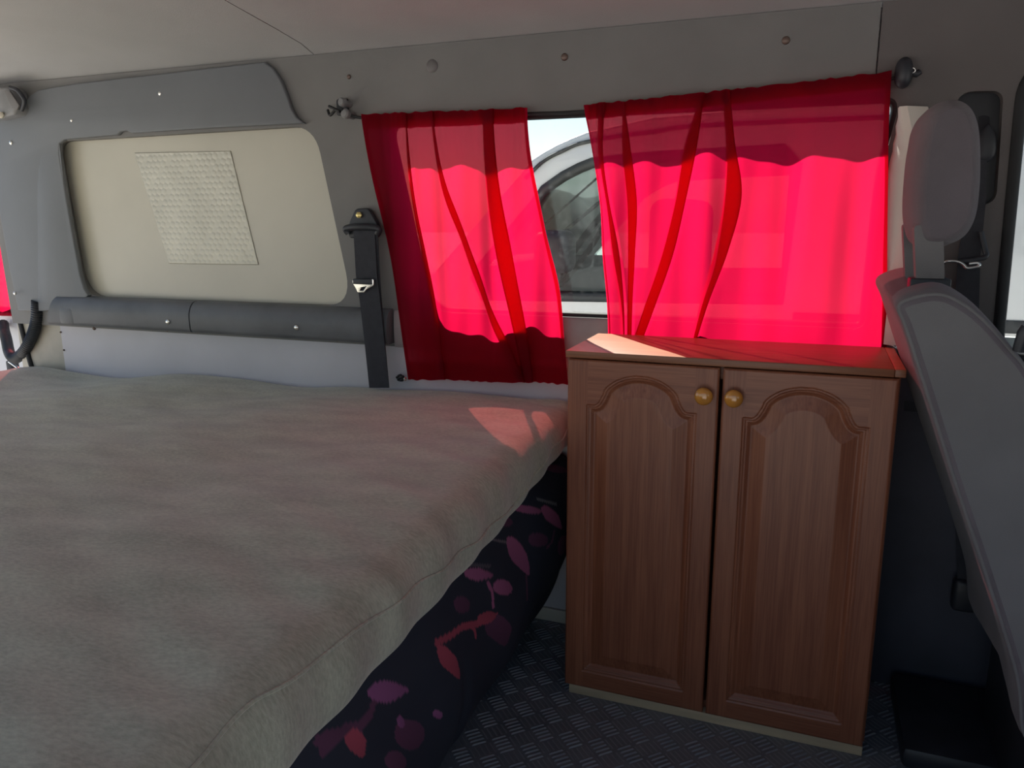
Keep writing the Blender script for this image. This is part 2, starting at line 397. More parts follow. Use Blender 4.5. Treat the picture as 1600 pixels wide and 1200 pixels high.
t3 = roll('trim_3', xs+.002, -1.0, 'sill_plastic'); struct(t3, 'dark sill strip running behind the rear seat belt')
screw(t2, 262, 503, 1.7005, .0075); screw(t3, 463, 512, 1.7005, .0075)
sg = roll('trim_4', -.995, .165, 'sill_grey', .690, .785, .010); struct(sg, 'rounded grey sill below the curtained window')
# torn rubbery end
q = P(105, 490, y=1.705)
tor = box('torn_end', (q.x-.035, 1.70, q.z-.035), (q.x+.03, 1.742, q.z+.02), 'sill_plastic', t2, .012)
# blanked rear side window : sheet metal
bp_ = rounded([(-2.115, 1.252), (-1.185, 1.257), (-1.105, .775), (-2.09, .770)], .04, 6)
bl = put('blanking_panel', plate_me(bp_, [], .004, lambda x, z: wall_y(x, z)+.026), 'beige_paint')
tag(bl, 'beige painted sheet metal closing the rear side window', 'panel')
# bubble foil patch stuck on it
fo = [XZ(*q, y=1.757) for q in ((212, 239), (362, 236), (402, 414), (262, 412))]
NX, NZ = 150, 130
rows = []
for j in range(NZ+1):
    v = j/NZ; row = []
    for i in range(NX+1):
        u = i/NX
        x = (fo[0][0]*(1-u)+fo[1][0]*u)*(1-v)+(fo[3][0]*(1-u)+fo[2][0]*u)*v
        z = (fo[0][1]*(1-u)+fo[1][1]*u)*(1-v)+(fo[3][1]*(1-u)+fo[2][1]*u)*v
        s = .0175; rr = s*.866; jr = round(z/rr); ox = (jr % 2)*s/2; ic = round((x-ox)/s)
        d = math.hypot(x-(ic*s+ox), z-jr*rr)/(s*.5)
        hgt = .0010*math.sqrt(max(0, 1-(d*.98)**2)) if d < 1 else 0
        if (ic*7+jr*13) % 5 == 0: hgt *= .35
        row.append(Vector((x, wall_y(x, z)+.026-.0015-hgt, z)))
    rows.append(row)
vs, fs = grid(rows); n0 = len(vs)
rim = [j*(NX+1) for j in range(NZ+1)]
foil = put('foil_patch', mesh(vs, fs), 'foil'); smooth(foil.data)
so_ = foil.modifiers.new('s', 'SOLIDIFY'); so_.thickness = .0012; so_.offset = -1
tag(foil, 'square of silvery bubble foil stuck on the beige panel', 'foil')

# ---------------------------------------------------------------- window 2, glass and rubber
def loop_tube(poly, yfun, r, name, ma, parent=None, seg=8):
    pts = [Vector((x, yfun(x, z), z)) for x, z in poly]; n = len(pts); rows = []
    for i in range(n):
        t = (pts[(i+1) % n]-pts[i-1]).normalized(); v = Vector((0, 1, 0)); u = t.cross(v).normalized()
        rows.append([pts[i]+u*math.cos(a)*r+v*math.sin(a)*r for a in [2*math.pi*k/seg for k in range(seg)]])
    vs, fs = grid(rows, close_u=True, close_v=True)
    me = mesh(vs, fs); bm = bmesh.new(); bm.from_mesh(me); bmesh.ops.recalc_face_normals(bm, faces=bm.faces); bm.to_mesh(me); bm.free(); smooth(me)
    return put(name, me, ma, parent)
def pane(name, poly, yo, parent=None, ma='window_glass'):
    return put(name, plate_me(poly, [], .004, lambda x, z: wall_y(x, z)+yo), ma, parent)
w2 = empty('window_1', (-.43, 1.76, .787)); struct(w2, 'side window behind the red curtains')
pane('pane', W2, .016, w2)
loop_tube(W2, lambda x, z: wall_y(x, z)+.018, .011, 'rubber_seal', 'black_rubber', w2)
w3 = empty('window_2', (.8, 1.76, .74)); struct(w3, 'cab door window at the right edge')
pane('pane', FWIN, .016, w3)
loop_tube(FWIN, lambda x, z: wall_y(x, z)+.006, .0125, 'rubber_seal', 'black_rubber', w3)

# reveal of the pillar beside the curtained window, raking sunlight put into its colour
rv = []
for k in range(15):
    t = k/14; z = 1.215+(.762-1.215)*t
    xl = .124-.017*min(1, t/.25)-.004*t
    xr = [.126, .135, .146, .152][k] if k < 4 else .152
    rv.append([Vector((xl, 1.752, z)), Vector((xl+.002, 1.744, z)), Vector(((xl*.45+xr*.55), 1.712, z)), Vector((xr, 1.698, z)), Vector((xr+.012, 1.694, z)), Vector((xr+.05, 1.722, z)), Vector((xr+.055, 1.752, z))])
vs, fs = grid(rv, close_v=True); k = 7; fs += [tuple(range(k)), tuple(reversed(range(14*k, 15*k)))]
me = mesh(vs, fs); bm = bmesh.new(); bm.from_mesh(me); bmesh.ops.recalc_face_normals(bm, faces=bm.faces); bm.to_mesh(me); bm.free(); smooth(me, 50)
struct(put('trim_5', me, 'sunlit_trim'), 'strip of pillar trim beside the curtain edge, sunlight put into its cream colour')

# the other sides of the van
wr = put('wall_right', plate_me([(-2.45, 0), (-1.65, 0), (-1.65, 1.34), (.42, 1.34), (.42, 0), (1.72, 0), (1.72, 1.40), (-2.45, 1.40)], [[(-2.3, .8), (-1.75, .8), (-1.75, 1.25), (-2.3, 1.25)], [(.75, .78), (1.45, .78), (1.3, 1.27), (.75, 1.27)]], .03, lambda x, z: -.15), 'wall_vinyl'); struct(wr)
def xplate(name, x, outline, holes, ma, th=.03):
    me = plate_me(outline, holes, th, lambda a, z: 0)
    for v in me.vertices: v.co = (x+v.co.y, v.co.x, v.co.z)
    me.flip_normals(); return struct(put(name, me, ma))
xplate('wall_rear', -2.44, [(-.15, -.03), (1.86, -.03), (1.86, 1.45), (-.15, 1.45)], [rounded([(-.05, .02), (1.825, .02), (1.825, 1.395), (-.05, 1.395)], .06)], 'body_white')
xplate('wall_front', 1.70, [(-.15, -.03), (1.80, -.03), (1.80, 1.50), (-.15, 1.50)], [rounded([(.0, .72), (1.65, .72), (1.6, 1.36), (.05, 1.36)], .08)], 'dark_panel')
me = box_me((-80, -80, -.62), (80, 80, -.6)); gr = put('ground', me, 'concrete'); struct(gr)

# ------------------------------------------------------------------ curtains
def curtain(name, left, right, folds, ytop, ybot, wav, label, ncol=14, nrow=70, v_hem=.055, v_bot=None, side_hems=(.02, .02), ph=0.0, tuck=0):
    """left/right: edge (x,z) samples down the cloth; folds: list of ((x_top..x_bottom samples), width samples) with v samples"""
    root = empty(name, (0, (ytop+ybot)/2, left[0][1])); tag(root, label, 'curtain')
    root.matrix_world  # placed at the rod
    def samp(arr, v):
        n = len(arr)-1; t = v*n; i = min(int(t), n-1); f = t-i
        p0, p1, p2, p3 = [np.array(arr[max(0, min(n, k))], float) for k in (i-1, i, i+1, i+2)]
        return .5*((2*p1)+(p2-p0)*f+(2*p0-5*p1+4*p2-p3)*f*f+(-p0+3*p1-3*p2+p3)*f**3)
    rows = []
    for r_ in range(nrow+1):
        v = r_/nrow; L_ = samp(left, v); R_ = samp(right, v)
        path = [(L_[0], 0.0)]
        for fx, fw in folds:
            x = float(samp([[a] for a in fx], v)[0]); wd = max(.0, float(samp([[a] for a in fw], v)[0]))
            path += [(x+wd/2, .0), (x-wd/2, .005), (x+wd/2+.004, .010)]
        path.append((R_[0], 0.0)); pts = []
        for i in range(len(path)-1):
            (a, da), (b_, db) = path[i], path[i+1]
            infold = 1 if (i % 3) in (1, 2) and i < len(path)-2 else 0
            nn = 5 if infold else ncol
            if infold == 0 and i > 0: da = .010
            for k in range(nn):
                t = k/nn; x = a+(b_-a)*t; d = da+(db-da)*t
                pts.append((x, d))
        pts.append(path[-1]); row = []
        for x, d in pts:
            s = (x-L_[0])/(R_[0]-L_[0]); z = L_[1]+(R_[1]-L_[1])*s
            amp = wav*(.12+.88*math.sin(math.pi*min(1, max(0, v)))**.6)
            y = ytop+(ybot-ytop)*v+d
            for kx, kz, a_, p_ in ((31, 1.3, .45, .3), (57, -2.1, .30, 1.7), (97, 1.1, .16, 2.9), (17, 2.0, .4, 4.0)):
                y += amp*a_*math.sin(kx*x+kz*v+p_+ph)
            # gathers near the rod pocket
            y += .0022*math.sin(260*x+5*math.sin(40*x))*math.exp(-v*11)
            z += .0013*(math.sin(190*x+3*math.sin(33*x)+ph)+.7*math.sin(71*x+2*math.sin(47*x)+2*ph))*(math.exp(-v*14)+math.exp(-(1-v)*14))
            row.append(Vector((x, y, z)))
        rows.append(row)
    vs, fs = grid(rows); me = mesh(vs, fs); smooth(me); cl = put('cloth', me, 'red_voile', root)
    nr = max(2, round(v_hem*nrow))
    def strip(nm, rr, cc, off):
        sub = [[rows[i][j]+Vector((0, off, 0)) for j in cc] for i in rr]
        a, b_ = grid(sub); mm = mesh(a, b_); smooth(mm); put(nm, mm, 'red_voile', root)
    nc = len(rows[0])
    strip('top_hem', range(0, nr+1), range(nc), .0035); strip('top_hem', range(0, max(2, nr-1)), range(nc), .006)
    if v_bot: strip('bottom_hem', range(nrow-max(2, round(v_bot*nrow)), nrow+1), range(nc), .0035)
    def side(c0, c1): strip('side_hem', range(nr, nrow+1), range(c0, c1+1), .003)
    if side_hems[0]: side(0, side_hems[0])
    if side_hems[1]: side(nc-1-side_hems[1], nc-1)
    return root
def XX(y, *pts): return [P(px, py, y=y).x for px, py in pts]
def XZs(y, *pts): return [XZ(px, py, y) for px, py in pts]
yl = 1.694
curtain('curtain', XZs(yl, (565, 178), (582, 282), (600, 386), (618, 490), (635, 594)), XZs(yl, (823, 168), (829, 250), (848, 355), (870, 450), (879, 530), (886, 602)),
        [(XX(yl, (632, 175), (640, 285), (660, 390), (678, 490), (690, 597)), (.006, .012, .012, .012, .012)),
         (XX(yl, (672, 172), (690, 280), (730, 385), (772, 490), (812, 600)), (.008, .016, .020, .022, .018)),
         (XX(yl, (762, 170), (770, 280), (788, 385), (806, 490), (822, 600)), (.030, .034, .036, .034, .026))],
        1.694, 1.702, .016, 'narrow red curtain hanging left of the window gap, over the mattress edge', ncol=26, nrow=80, v_hem=.075, v_bot=.085, side_hems=(2, 3))
curtain('curtain', XZs(yl, (912, 164), (926, 240), (937, 320), (940, 400), (946, 480), (948, 560)), XZs(yl, (1393, 112), (1389, 200), (1388, 290), (1387, 380), (1387, 470), (1386, 562)),
        [(XX(yl, (940, 165), (938, 240), (948, 320), (960, 400), (970, 480), (972, 560)), (.016, .012, .010, .020, .012, .006)),
         (XX(yl, (974, 165), (979, 240), (987, 320), (986, 400), (983, 480), (981, 560)), (.004, .020, .022, .016, .012, .010)),
         (XX(yl, (1098, 150), (1078, 240), (1062, 320), (1042, 400), (1014, 480), (985, 560)), (.006, .026, .024, .026, .024, .020)),
         (XX(yl, (1133, 150), (1140, 235), (1144, 320), (1126, 400), (1098, 480), (1075, 560)), (.018, .018, .036, .030, .018, .010))],
        1.692, 1.705, .014, 'wide red curtain hanging behind the wooden cabinet', ncol=30, nrow=80, v_hem=.075, side_hems=(2, 1), ph=1.1)

# hooks and cord
def P3(px, py, y): return P(px, py, y=y)
h1 = empty('curtain_hook', P3(532, 170, 1.72)); tag(h1, 'grey double-headed hook holding the curtain cord beside the rear window', 'hook', )
for (a, b_, r) in (((536, 160), (541, 168), .0105), ((541, 178), (533, 181), .0115)):
    q = P3(*a, 1.70); put('knob_head', lathe_me([(-.026, r*.7), (-.006, r*.75), (-.004, r), (.006, r), (.010, r*.7), (.011, .0006)], q, q+Vector((-.12, -1, .1))), 'grey_plastic', h1)
put('hook_base', box_me(P3(524, 158, 1.718)-Vector((0, 0, .034)), P3(546, 158, 1.728)+Vector((0, 0, .006)), .006), 'black_plastic', h1)
put('tied_end', tube_me(spline([P3(512, 172, 1.712), P3(516, 180, 1.705), P3(524, 172, 1.70), P3(531, 174, 1.697), P3(514, 166, 1.708)]), .0035, 8), 'black_rubber', h1)
cord = put('elastic_cord', tube_me(spline([P3(534, 171, 1.692), P3(566, 184, 1.712), P3(700, 186, 1.718), P3(823, 178, 1.7205), P3(914, 174, 1.718), P3(1150, 153, 1.718), P3(1385, 124, 1.716), P3(1408, 114, 1.706)], 12), .0035, 8), 'black_rubber')
tag(cord, 'thin dark elastic cord carrying both red curtains', 'cord')
h2 = empty('curtain_hook', P3(1412, 113, 1.72)); tag(h2, 'black rounded knob with an eyed screw at the curtain end by the front seat', 'hook')
q = P3(1412, 114, 1.712)
bm = bmesh.new(); bmesh.ops.create_uvsphere(bm, u_segments=20, v_segments=12, radius=1)
for v in bm.verts: v.co = Vector((v.co.x*.0155, v.co.y*.020, (abs(v.co.z)**.7)*math.copysign(1, v.co.z)*.028))+q
me = bpy.data.meshes.new('m'); bm.to_mesh(me); bm.free(); smooth(me); put('knob_head', me, 'black_plastic', h2)
q = P3(1426, 110, 1.706)
ringp = [q+Vector((math.cos(a)*.0042, 0, math.sin(a)*.0042)) for a in [2*math.pi*k/16 for k in range(17)]]
put('screw_eye', tube_me(ringp, .0013, 8), 'screw_metal', h2)
put('stub', tube_me([P3(1419, 112, 1.712), P3(1432, 116, 1.72), P3(1437, 112, 1.722)], .006, 8), 'black_plastic', h2)
h3 = empty('curtain_hook', P3(628, 591, 1.74)); tag(h3, 'small hook with knotted cord at the lower corner of the narrow curtain', 'hook')
put('knot', tube_me(spline([P3(620, 590, 1.735), P3(626, 586, 1.725), P3(629, 594, 1.722), P3(622, 593, 1.728), P3(630, 588, 1.72)]), .0032, 7), 'black_rubber', h3)
q = P3(632, 592, 1.72); put('peg', lathe_me([(0, .005), (.022, .005), (.024, .0055), (.027, .003)], q+Vector((0, .026, 0)), q), 'screw_metal', h3)
h4 = empty('curtain_hook', P3(1400, 541, 1.71)); tag(h4, 'bent bright wire hook behind the right corner of the cabinet top', 'hook')
put('wire', tube_me(spline([P3(1385, 538, 1.712), P3(1395, 540, 1.705), P3(1403, 545, 1.700), P3(1408, 540, 1.700), P3(1406, 537, 1.71), P3(1402, 542, 1.722)]), .0022, 8), 'chrome', h4)
put('wire', tube_me([P3(1400, 541, 1.702), P3(1407, 547, 1.698)], .0024, 8), 'chrome', h4)
# screws and plug on the upper rail
for px, py, r, mm in ((545, 120, .0055, 'dull_metal'), (882, 89, .008, 'dull_metal'), (1228, 63, .008, 'dull_metal'), (463, 255, .003, 'dull_metal')):
    if px != 463: screw(wl, px, py, wall_y(0, 1.36)-.001, r, mm)
screw(wl, 675, 103, wall_y(0, 1.35)-.001, .015, 'plug_plastic', 'plug')

# ------------------------------------------------------------------ rear seat belt
sb = empty('seat_belt', P3(563, 350, 1.72)); tag(sb, 'dark seat belt hanging on the pillar between the two side windows', 'seat belt')
an = rounded([XZ(545, 372, 1.71), XZ(545, 350, 1.71), XZ(556, 326, 1.71), XZ(576, 325, 1.71), XZ(590, 350, 1.71), XZ(590, 372, 1.71)], .010, 5)
put('anchor', plate_me(an, [], .016, lambda x, z: 1.708, .003), 'black_plastic', sb)
q = P3(562, 336, 1.706); put('anchor_bolt', lathe_me([(0, .008), (.006, .008), (.008, .005), (.009, .001)], q, q+Vector((.1, -1, 0)), 6), 'brass', sb)
q0, q1 = P3(541, 357, 1.70), P3(590, 357, 1.70)
put('belt_guide', tube_me(spline([q0+Vector((.004, .005, -.012)), q0, (q0+q1)/2+Vector((0, -.006, .004)), q1, q1+Vector((-.004, .005, -.012))]), .0085, 10), 'black_plastic', sb)
def strap(name, pts, wd, ma, parent, th=.0016):
    """pts: list of (left px, right px, py, y)"""
    rows = []
    for l, r_, py, y in pts:
        a, b_ = P3(l, py, y), P3(r_, py, y); o = Vector((0, th, 0)); rows.append([a, (a+b_)/2-Vector((0, .0008, 0)), b_, b_+o, a+o])
    vs, fs = grid(rows, close_v=True); k = 5; n = len(rows); fs += [tuple(range(k)), tuple(reversed(range((n-1)*k, n*k)))]
    me = mesh(vs, fs); bm = bmesh.new(); bm.from_mesh(me); bmesh.ops.recalc_face_normals(bm, faces=bm.faces); bm.to_mesh(me); bm.free(); smooth(me, 50)
    return put(name, me, ma, parent)
strap('webbing', [(552, 585, 358, 1.698), (556, 589, 430, 1.694), (562, 594, 470, 1.692), (569, 600, 530, 1.690), (577, 608, 606, 1.690)], .05, 'belt_web', sb)
strap('webbing', [(577, 590, 362, 1.702), (582, 594, 440, 1.700), (588, 600, 520, 1.697), (597, 608, 606, 1.696)], .05, 'belt_web', sb)
tg = rounded([XZ(*q, 1.688) for q in ((552, 442), (552, 436), (585, 436), (585, 446), (574, 452), (570, 457), (560, 457), (558, 452))], .003, 3)
th_ = [XZ(*q, 1.688) for q in ((566, 449), (574, 447), (569, 454), (563, 454))]
put('buckle_tongue', plate_me(tg, [th_], .004, lambda x, z: 1.684, .0008), 'chrome', sb)
put('tongue_grip', box_me(P3(551, 444, 1.682), P3(584, 436, 1.692), .002), 'black_plastic', sb)

# ------------------------------------------------------------------ rear corner: lamp housing, conduit, open barn door with its curtain
lb = empty('roof_bracket', P3(15, 160, 1.70)); tag(lb, 'dark translucent plastic housing in the upper rear corner', 'bracket')
hp = rounded([XZ(*q, 1.69) for q in ((-30, 140), (20, 137), (28, 142), (35, 170), (30, 180), (2, 187), (-30, 186))], .008, 4)
put('housing', plate_me(hp, [], .05, lambda x, z: 1.672, .008), 'grey_plastic', lb)
hp = [XZ(*q, 1.675) for q in ((10, 142), (18, 142), (33, 165), (30, 172), (22, 170))]
put('lens_bar', plate_me(hp, [], .006, lambda x, z: 1.668, .001), 'plug_plastic', lb)
put('rim', tube_me(spline([P3(16, 137, 1.675), P3(27, 141, 1.672), P3(36, 152, 1.672), P3(38, 160, 1.675), P3(34, 172, 1.68)]), .006, 8), 'black_plastic', lb)
q = P3(3, 180, 1.67); put('lamp_knob', lathe_me([(0, .009), (.006, .009), (.009, .005)], q, q+Vector((.3, -1, 0))), 'cream_metal', lb)
def conduit(name, pts, r, label):
    path = spline(pts, 40); rad = [r*(1+.09*math.sin(i*1.55)) for i in range(len(path))]
    return tag(put(name, tube_me(path, r, 12, True, rad), 'flex_pipe'), label, 'cable conduit')
conduit('cable_conduit', [P3(58, 470, 1.735), P3(57, 500, 1.735), P3(50, 525, 1.74), P3(38, 548, 1.75), P3(24, 560, 1.78), P3(15, 552, 1.82), P3(10, 530, 1.87), P3(6, 514, 1.90), P3(5, 506, 1.925)], .0165, 'black corrugated conduit looping out to the rear door')
bk = box('door_check', P3(12, 595, 1.80)-Vector((0, 0, .05)), P3(30, 562, 1.83), 'black_plastic', bev=.006); tag(bk, 'black door check block under the corrugated conduit', 'bracket')
put('rod', tube_me([P3(14, 565, 1.795), P3(38, 582, 1.79)], .004, 8), 'screw_metal', bk)
seal = put('trim_6', tube_me(spline([P3(26, 480, 1.755), P3(36, 520, 1.755), P3(46, 560, 1.755), P3(54, 590, 1.755), P3(60, 640, 1.755)]), .0085, 8), 'black_rubber'); struct(seal, 'black rubber door seal at the rear opening')
dr = empty('door_1', (-2.47, 1.93, 0)); struct(dr, 'white rear door standing open, red cloth over its window')
DW = rounded([(-3.1, .70), (-2.53, .70), (-2.53, 1.26), (-3.1, 1.26)], .05)
put('door_panel', plate_me(rounded([(-3.22, -.02), (-2.47, -.02), (-2.47, 1.36), (-3.22, 1.36)], .04), [DW], .04, lambda x, z: 1.94), 'body_white', dr)
put('pane', plate_me(DW, [], .004, lambda x, z: 1.965), 'window_glass', dr)
loop_tube(DW, lambda x, z: 1.942, .012, 'rubber_seal', 'black_rubber', dr)
cloth = []
for i in range(25):
    v = i/24; row = []
    for j in range(31):
        u = j/30; x = -3.08+u*(.50+.03*v); z = 1.28-v*.60
        row.append(Vector((x, 1.925+.006*math.sin(60*x+3*v)+.004*math.sin(23*x), z)))
    cloth.append(row)
vs, fs = grid(cloth); me = mesh(vs, fs); smooth(me)
rc = tag(put('curtain', me, 'red_voile'), 'red curtain glowing on the open rear door at the left edge', 'curtain')

# ------------------------------------------------------------------ bed
BX0, BY0, BY1 = -2.37, -.02, 1.735
def edge_x(y): return -.440-.040*(y-.45)
def top_z(x, y):
    z = .548+.032*min(1, max(0, (x+2.25)/1.1))+.012*min(1, max(0, (x+1.0)/.5))
    z += .012*math.exp(-((x+1.62)/.22)**2-((y-1.70)/.35)**2)-.012*math.exp(-((x+1.98)/.13)**2-((y-1.72)/.2)**2)+.010*math.exp(-((x+2.25)/.1)**2)
    z += .004*math.sin(5.1*x+3.3*y)+.003*math.sin(9*x-6*y+1)+.0015*math.sin(21*x+33*y)+.0012*math.sin(44*y-13*x)
    return z
bed_bot = .462
SEAM_Y = [0, .52, .72, 1.01, 1.23, 1.37, 1.51, 1.74]; SEAM_Z = [.575, .574, .556, .524, .512, .533, .550, .555]
rows = []
NY = 170
sec = [('t', t) for t in np.linspace(0, 1, 130)]+[('a', a) for a in np.linspace(0, 1, 22)[1:]]
pip = []
for i in range(NY+1):
    y = BY0+(BY1-BY0)*i/NY
    xe = edge_x(y); rnd = .062; row = []
    for k, t in sec:
        if k == 't':
            x = BX0+(xe-rnd-BX0)*t; z = top_z(x, y)
            wr_ = .0022*math.sin(70*y+25*x+2*math.sin(9*x))*max(0, (x-(xe-.35))/.35)
            row.append(Vector((x, y, z+wr_)))
        else:
            ztop = top_z(xe-rnd, y); ang = t*math.pi; bb = bed_bot+.030*min(1, max(0, (y-1.15)/.4))
            hh = (ztop-bb)/2
            cx = xe-rnd+rnd*abs(math.sin(min(ang, math.pi)))**.75
            cz = ztop-hh+hh*math.copysign(abs(math.cos(ang))**.75, math.cos(ang))
            cx += .003*math.sin(50*y)*math.sin(ang)
            row.append(Vector((cx, y, cz)))
    row.append(Vector((BX0, y, bed_bot)))
    e = min(1, (BY1-y)/.03); 
    if e < 1:
        d = .02*(1-math.sqrt(max(0, 1-(1-e)**2)))
        for p in row:
            if p.z > bed_bot+.01: p.z -= d
    # piping : outermost rim, a little under the middle
    zs_ = float(np.interp(y, SEAM_Y, SEAM_Z))+.002*math.sin(40*y); c = min(row[132:-4], key=lambda p: abs(p.z-zs_)); c0 = row[130:]
    cs = sorted(((p.z, p.x) for p in c0 if p.x > xe-rnd-.001)); pip.append(Vector((float(np.interp(zs_, [q[0] for q in cs], [q[1] for q in cs]))+.0008, y, zs_)))
    rows.append(row)
vs, fs = grid(rows, close_v=True); k = len(rows[0]); fs += [tuple(range(k)), tuple(reversed(range(NY*k, (NY+1)*k)))]
me = mesh(vs, fs); bm = bmesh.new(); bm.from_mesh(me); bmesh.ops.recalc_face_normals(bm, faces=bm.faces); bm.to_mesh(me); bm.free(); smooth(me, 60)
bed = empty('mattress', (-1.4, .9, bed_bot)); tag(bed, 'thick beige velour mattress filling the rear of the van', 'mattress')
put('cover', me, 'velour', bed)
put('piping', tube_me(pip, .0022, 6), 'velour', bed)

# dark floral sofa base under it
leaves = []
def leaf(px, py, a, b_, ang, col, tip=0):
    q = P(px, py, x=-.525); q1 = P(px+8, py, x=-.525); q2 = P(px, py+8, x=-.525)
    J = np.linalg.inv(np.array([[(q1.y-q.y)/8, (q2.y-q.y)/8], [(q1.z-q.z)/8, (q2.z-q.z)/8]]))
    leaves.append((q.y, q.z, J, a, b_, math.radians(ang), col, tip))
pk = (.46, .13, .26); rd = (.50, .08, .12); dl = (.15, .05, .10); mg = (.36, .11, .26)
NAVY = (.030, .033, .050)
for a in ((830, 797, 15, 6, 8, pk, 0), (856, 808, 20, 8, 62, pk, 1), (838, 843, 10, 11, 30, dl, 0), (814, 870, 31, 11, 72, pk, 1), (757, 899, 20, 10, 4, pk, 1), (787, 918, 12, 12, 20, pk, 0),
          (728, 946, 13, 13, 20, dl, 0), (778, 985, 26, 17, 70, dl, 1), (762, 966, 14, 8, -35, rd, 0), (697, 1034, 28, 12, 66, rd, 1), (607, 1080, 31, 17, -6, mg, 1), (551, 1159, 23, 15, 75, rd, 1),
          (632, 1146, 22, 24, 40, dl, 0), (620, 1126, 6, 9, 0, mg, 0), (674, 1114, 8, 6, 50, mg, 0), (605, 1186, 17, 16, 20, dl, 0), (802, 816, 9, 8, 20, dl, 0), (872, 733, 10, 6, 10, dl, 0), (520, 1150, 30, 12, -30, dl, 1), (866, 850, 8, 16, 10, dl, 0)): leaf(*a)
stems = []
for pts, wd, col in ((((768, 912), (773, 925), (772, 948)), .005, pk), (((775, 962), (750, 975), (725, 980), (700, 995), (680, 1004)), .006, rd), (((738, 977), (744, 986), (744, 995)), .004, rd), (((583, 1095), (575, 1115), (560, 1135), (535, 1140), (505, 1172)), .008, dl), (((856, 828), (852, 845), (846, 855)), .003, dl), (((820, 900), (820, 935)), .005, dl), (((776, 844), (802, 849)), .002, (.25, .2, .22)), (((745, 884), (773, 886)), .003, (.12, .1, .12)), (((842, 780), (862, 787)), .003, (.2, .2, .22))):
    stems.append(([(P(px, py, x=-.525).y, P(px, py, x=-.525).z) for px, py in pts], wd, col))
def print_cols(Y_, Z_):
    out = np.tile(np.array(NAVY), (len(Y_), 1))
    for pts, wd, col in stems:
        for (a, b_), (c_, d) in zip(pts[:-1], pts[1:]):
            L2 = (c_-a)**2+(d-b_)**2; t = np.clip(((Y_-a)*(c_-a)+(Z_-b_)*(d-b_))/L2, 0, 1)
            out[np.hypot(Y_-a-t*(c_-a), Z_-b_-t*(d-b_)) < wd] = col
    for cy, cz, J, a, b_, an, col, tip in leaves:
        dx, dy = J @ np.stack([Y_-cy, Z_-cz]); u = (dx*math.cos(an)+dy*math.sin(an))/a; v = (-dx*math.sin(an)+dy*math.cos(an))/b_
        wv = np.where(u > 0, 1-.55*u, 1) if tip else 1
        m_ = (np.abs(u) < 1) & (np.abs(v) < wv*np.sqrt(np.clip(1-u*u, 0, 1)))
        out[m_] = np.array(col)[None]*(.80+.3*(-u[m_, None]*.5+.5))
    return out
prof = [(-.600, .458), (-.572, .457), (-.545, .445), (-.528, .40), (-.520, .32), (-.512, .26), (-.510, .20), (-.520, .14), (-.545, .08), (-.580, .035), (-.618, .002)]
pf = spline([Vector((a, 0, b_)) for a, b_ in prof], 16); NB = 700
rows = []
for i in range(NB+1):
    y = .02+(1.728-.02)*i/NB; row = []
    for q in pf:
        x = q.x+.006*math.sin(7*y+2)+.004*math.sin(23*y+9*q.z)*math.sin(math.pi*min(1, q.z/.44))
        if y > 1.35: x += (y-1.35)/.38*(-.028+.045*min(1, max(0, (q.z-.16)/.12)))
        if 1.04 < y < 1.16: x -= .018*math.exp(-((y-1.10)/.022)**2)*max(0, 1-q.z/.30)
        row.append(Vector((x-.005, y, q.z)))
    row += [Vector((-2.3, y, .002)), Vector((-2.3, y, .456))]
    rows.append(row)
vs, fs = grid(rows, close_v=True); k = len(rows[0]); fs += [tuple(range(k)), tuple(reversed(range(NB*k, (NB+1)*k)))]
me = mesh(vs, fs); bm = bmesh.new(); bm.from_mesh(me); bmesh.ops.recalc_face_normals(bm, faces=bm.faces); bm.to_mesh(me); bm.free(); smooth(me, 60)
at_ = me.color_attributes.new('print', 'FLOAT_COLOR', 'POINT')
co = np.empty(len(me.vertices)*3); me.vertices.foreach_get('co', co); co = co.reshape(-1, 3)
cc = np.ones((len(co), 4)); cc[:, :3] = print_cols(co[:, 1], co[:, 2]); cc[co[:, 0] < -1, :3] = NAVY
at_.data.foreach_set('color', cc.ravel())
fb = put('sofa_base', me, 'floral_print'); tag(fb, 'dark floral fabric sofa base with pink leaves under the mattress', 'sofa base')

# ------------------------------------------------------------------ cabinet
cb = empty('cabinet', (-.147, 1.6, 0)); tag(cb, 'two-door brown oak cabinet with arched panels and round knobs', 'cabinet')
CX0, CX1, CYF, CYB = -.447, .152, 1.455, 1.696
def slab(name, lo, hi, ma, bev=.001): return box(name, lo, hi, ma, cb, bev)
slab('side_panel', (CX0, CYF+.022, .022), (CX0+.016, CYB, .741), 'oak_upright'); slab('side_panel', (CX1-.016, CYF+.022, .022), (CX1, CYB, .741), 'oak_upright')
slab('bottom_panel', (CX0+.016, CYF+.024, .022), (CX1-.016, CYB-.006, .038), 'oak_level'); slab('back_panel', (CX0+.016, CYB-.006, .022), (CX1-.016, CYB, .741), 'oak_upright')
slab('rail', (CX0+.016, CYF+.024, .715), (CX1-.016, CYF+.042, .741), 'oak_level')
tpn = slab('top_panel', (CX0-.002, CYF-.003, .7435), (CX1+.003-.016, CYB+.002, .7575), 'oak_top', .0015)
slab('edge_strip', (CX1+.003-.0155, CYF-.003, .7435), (CX1+.005, CYB+.002, .7575), 'oak_top', .0015)
slab('plinth', (CX0+.010, CYF+.006, .0), (CX1-.003, CYF+.040, .0205), 'raw_pine', .0015)
slab('plinth', (CX0+.010, CYB-.04, .0), (CX1-.003, CYB-.006, .0205), 'raw_pine', .0015)
DWd, DZ0, DZ1 = .2935, .0225, .7405
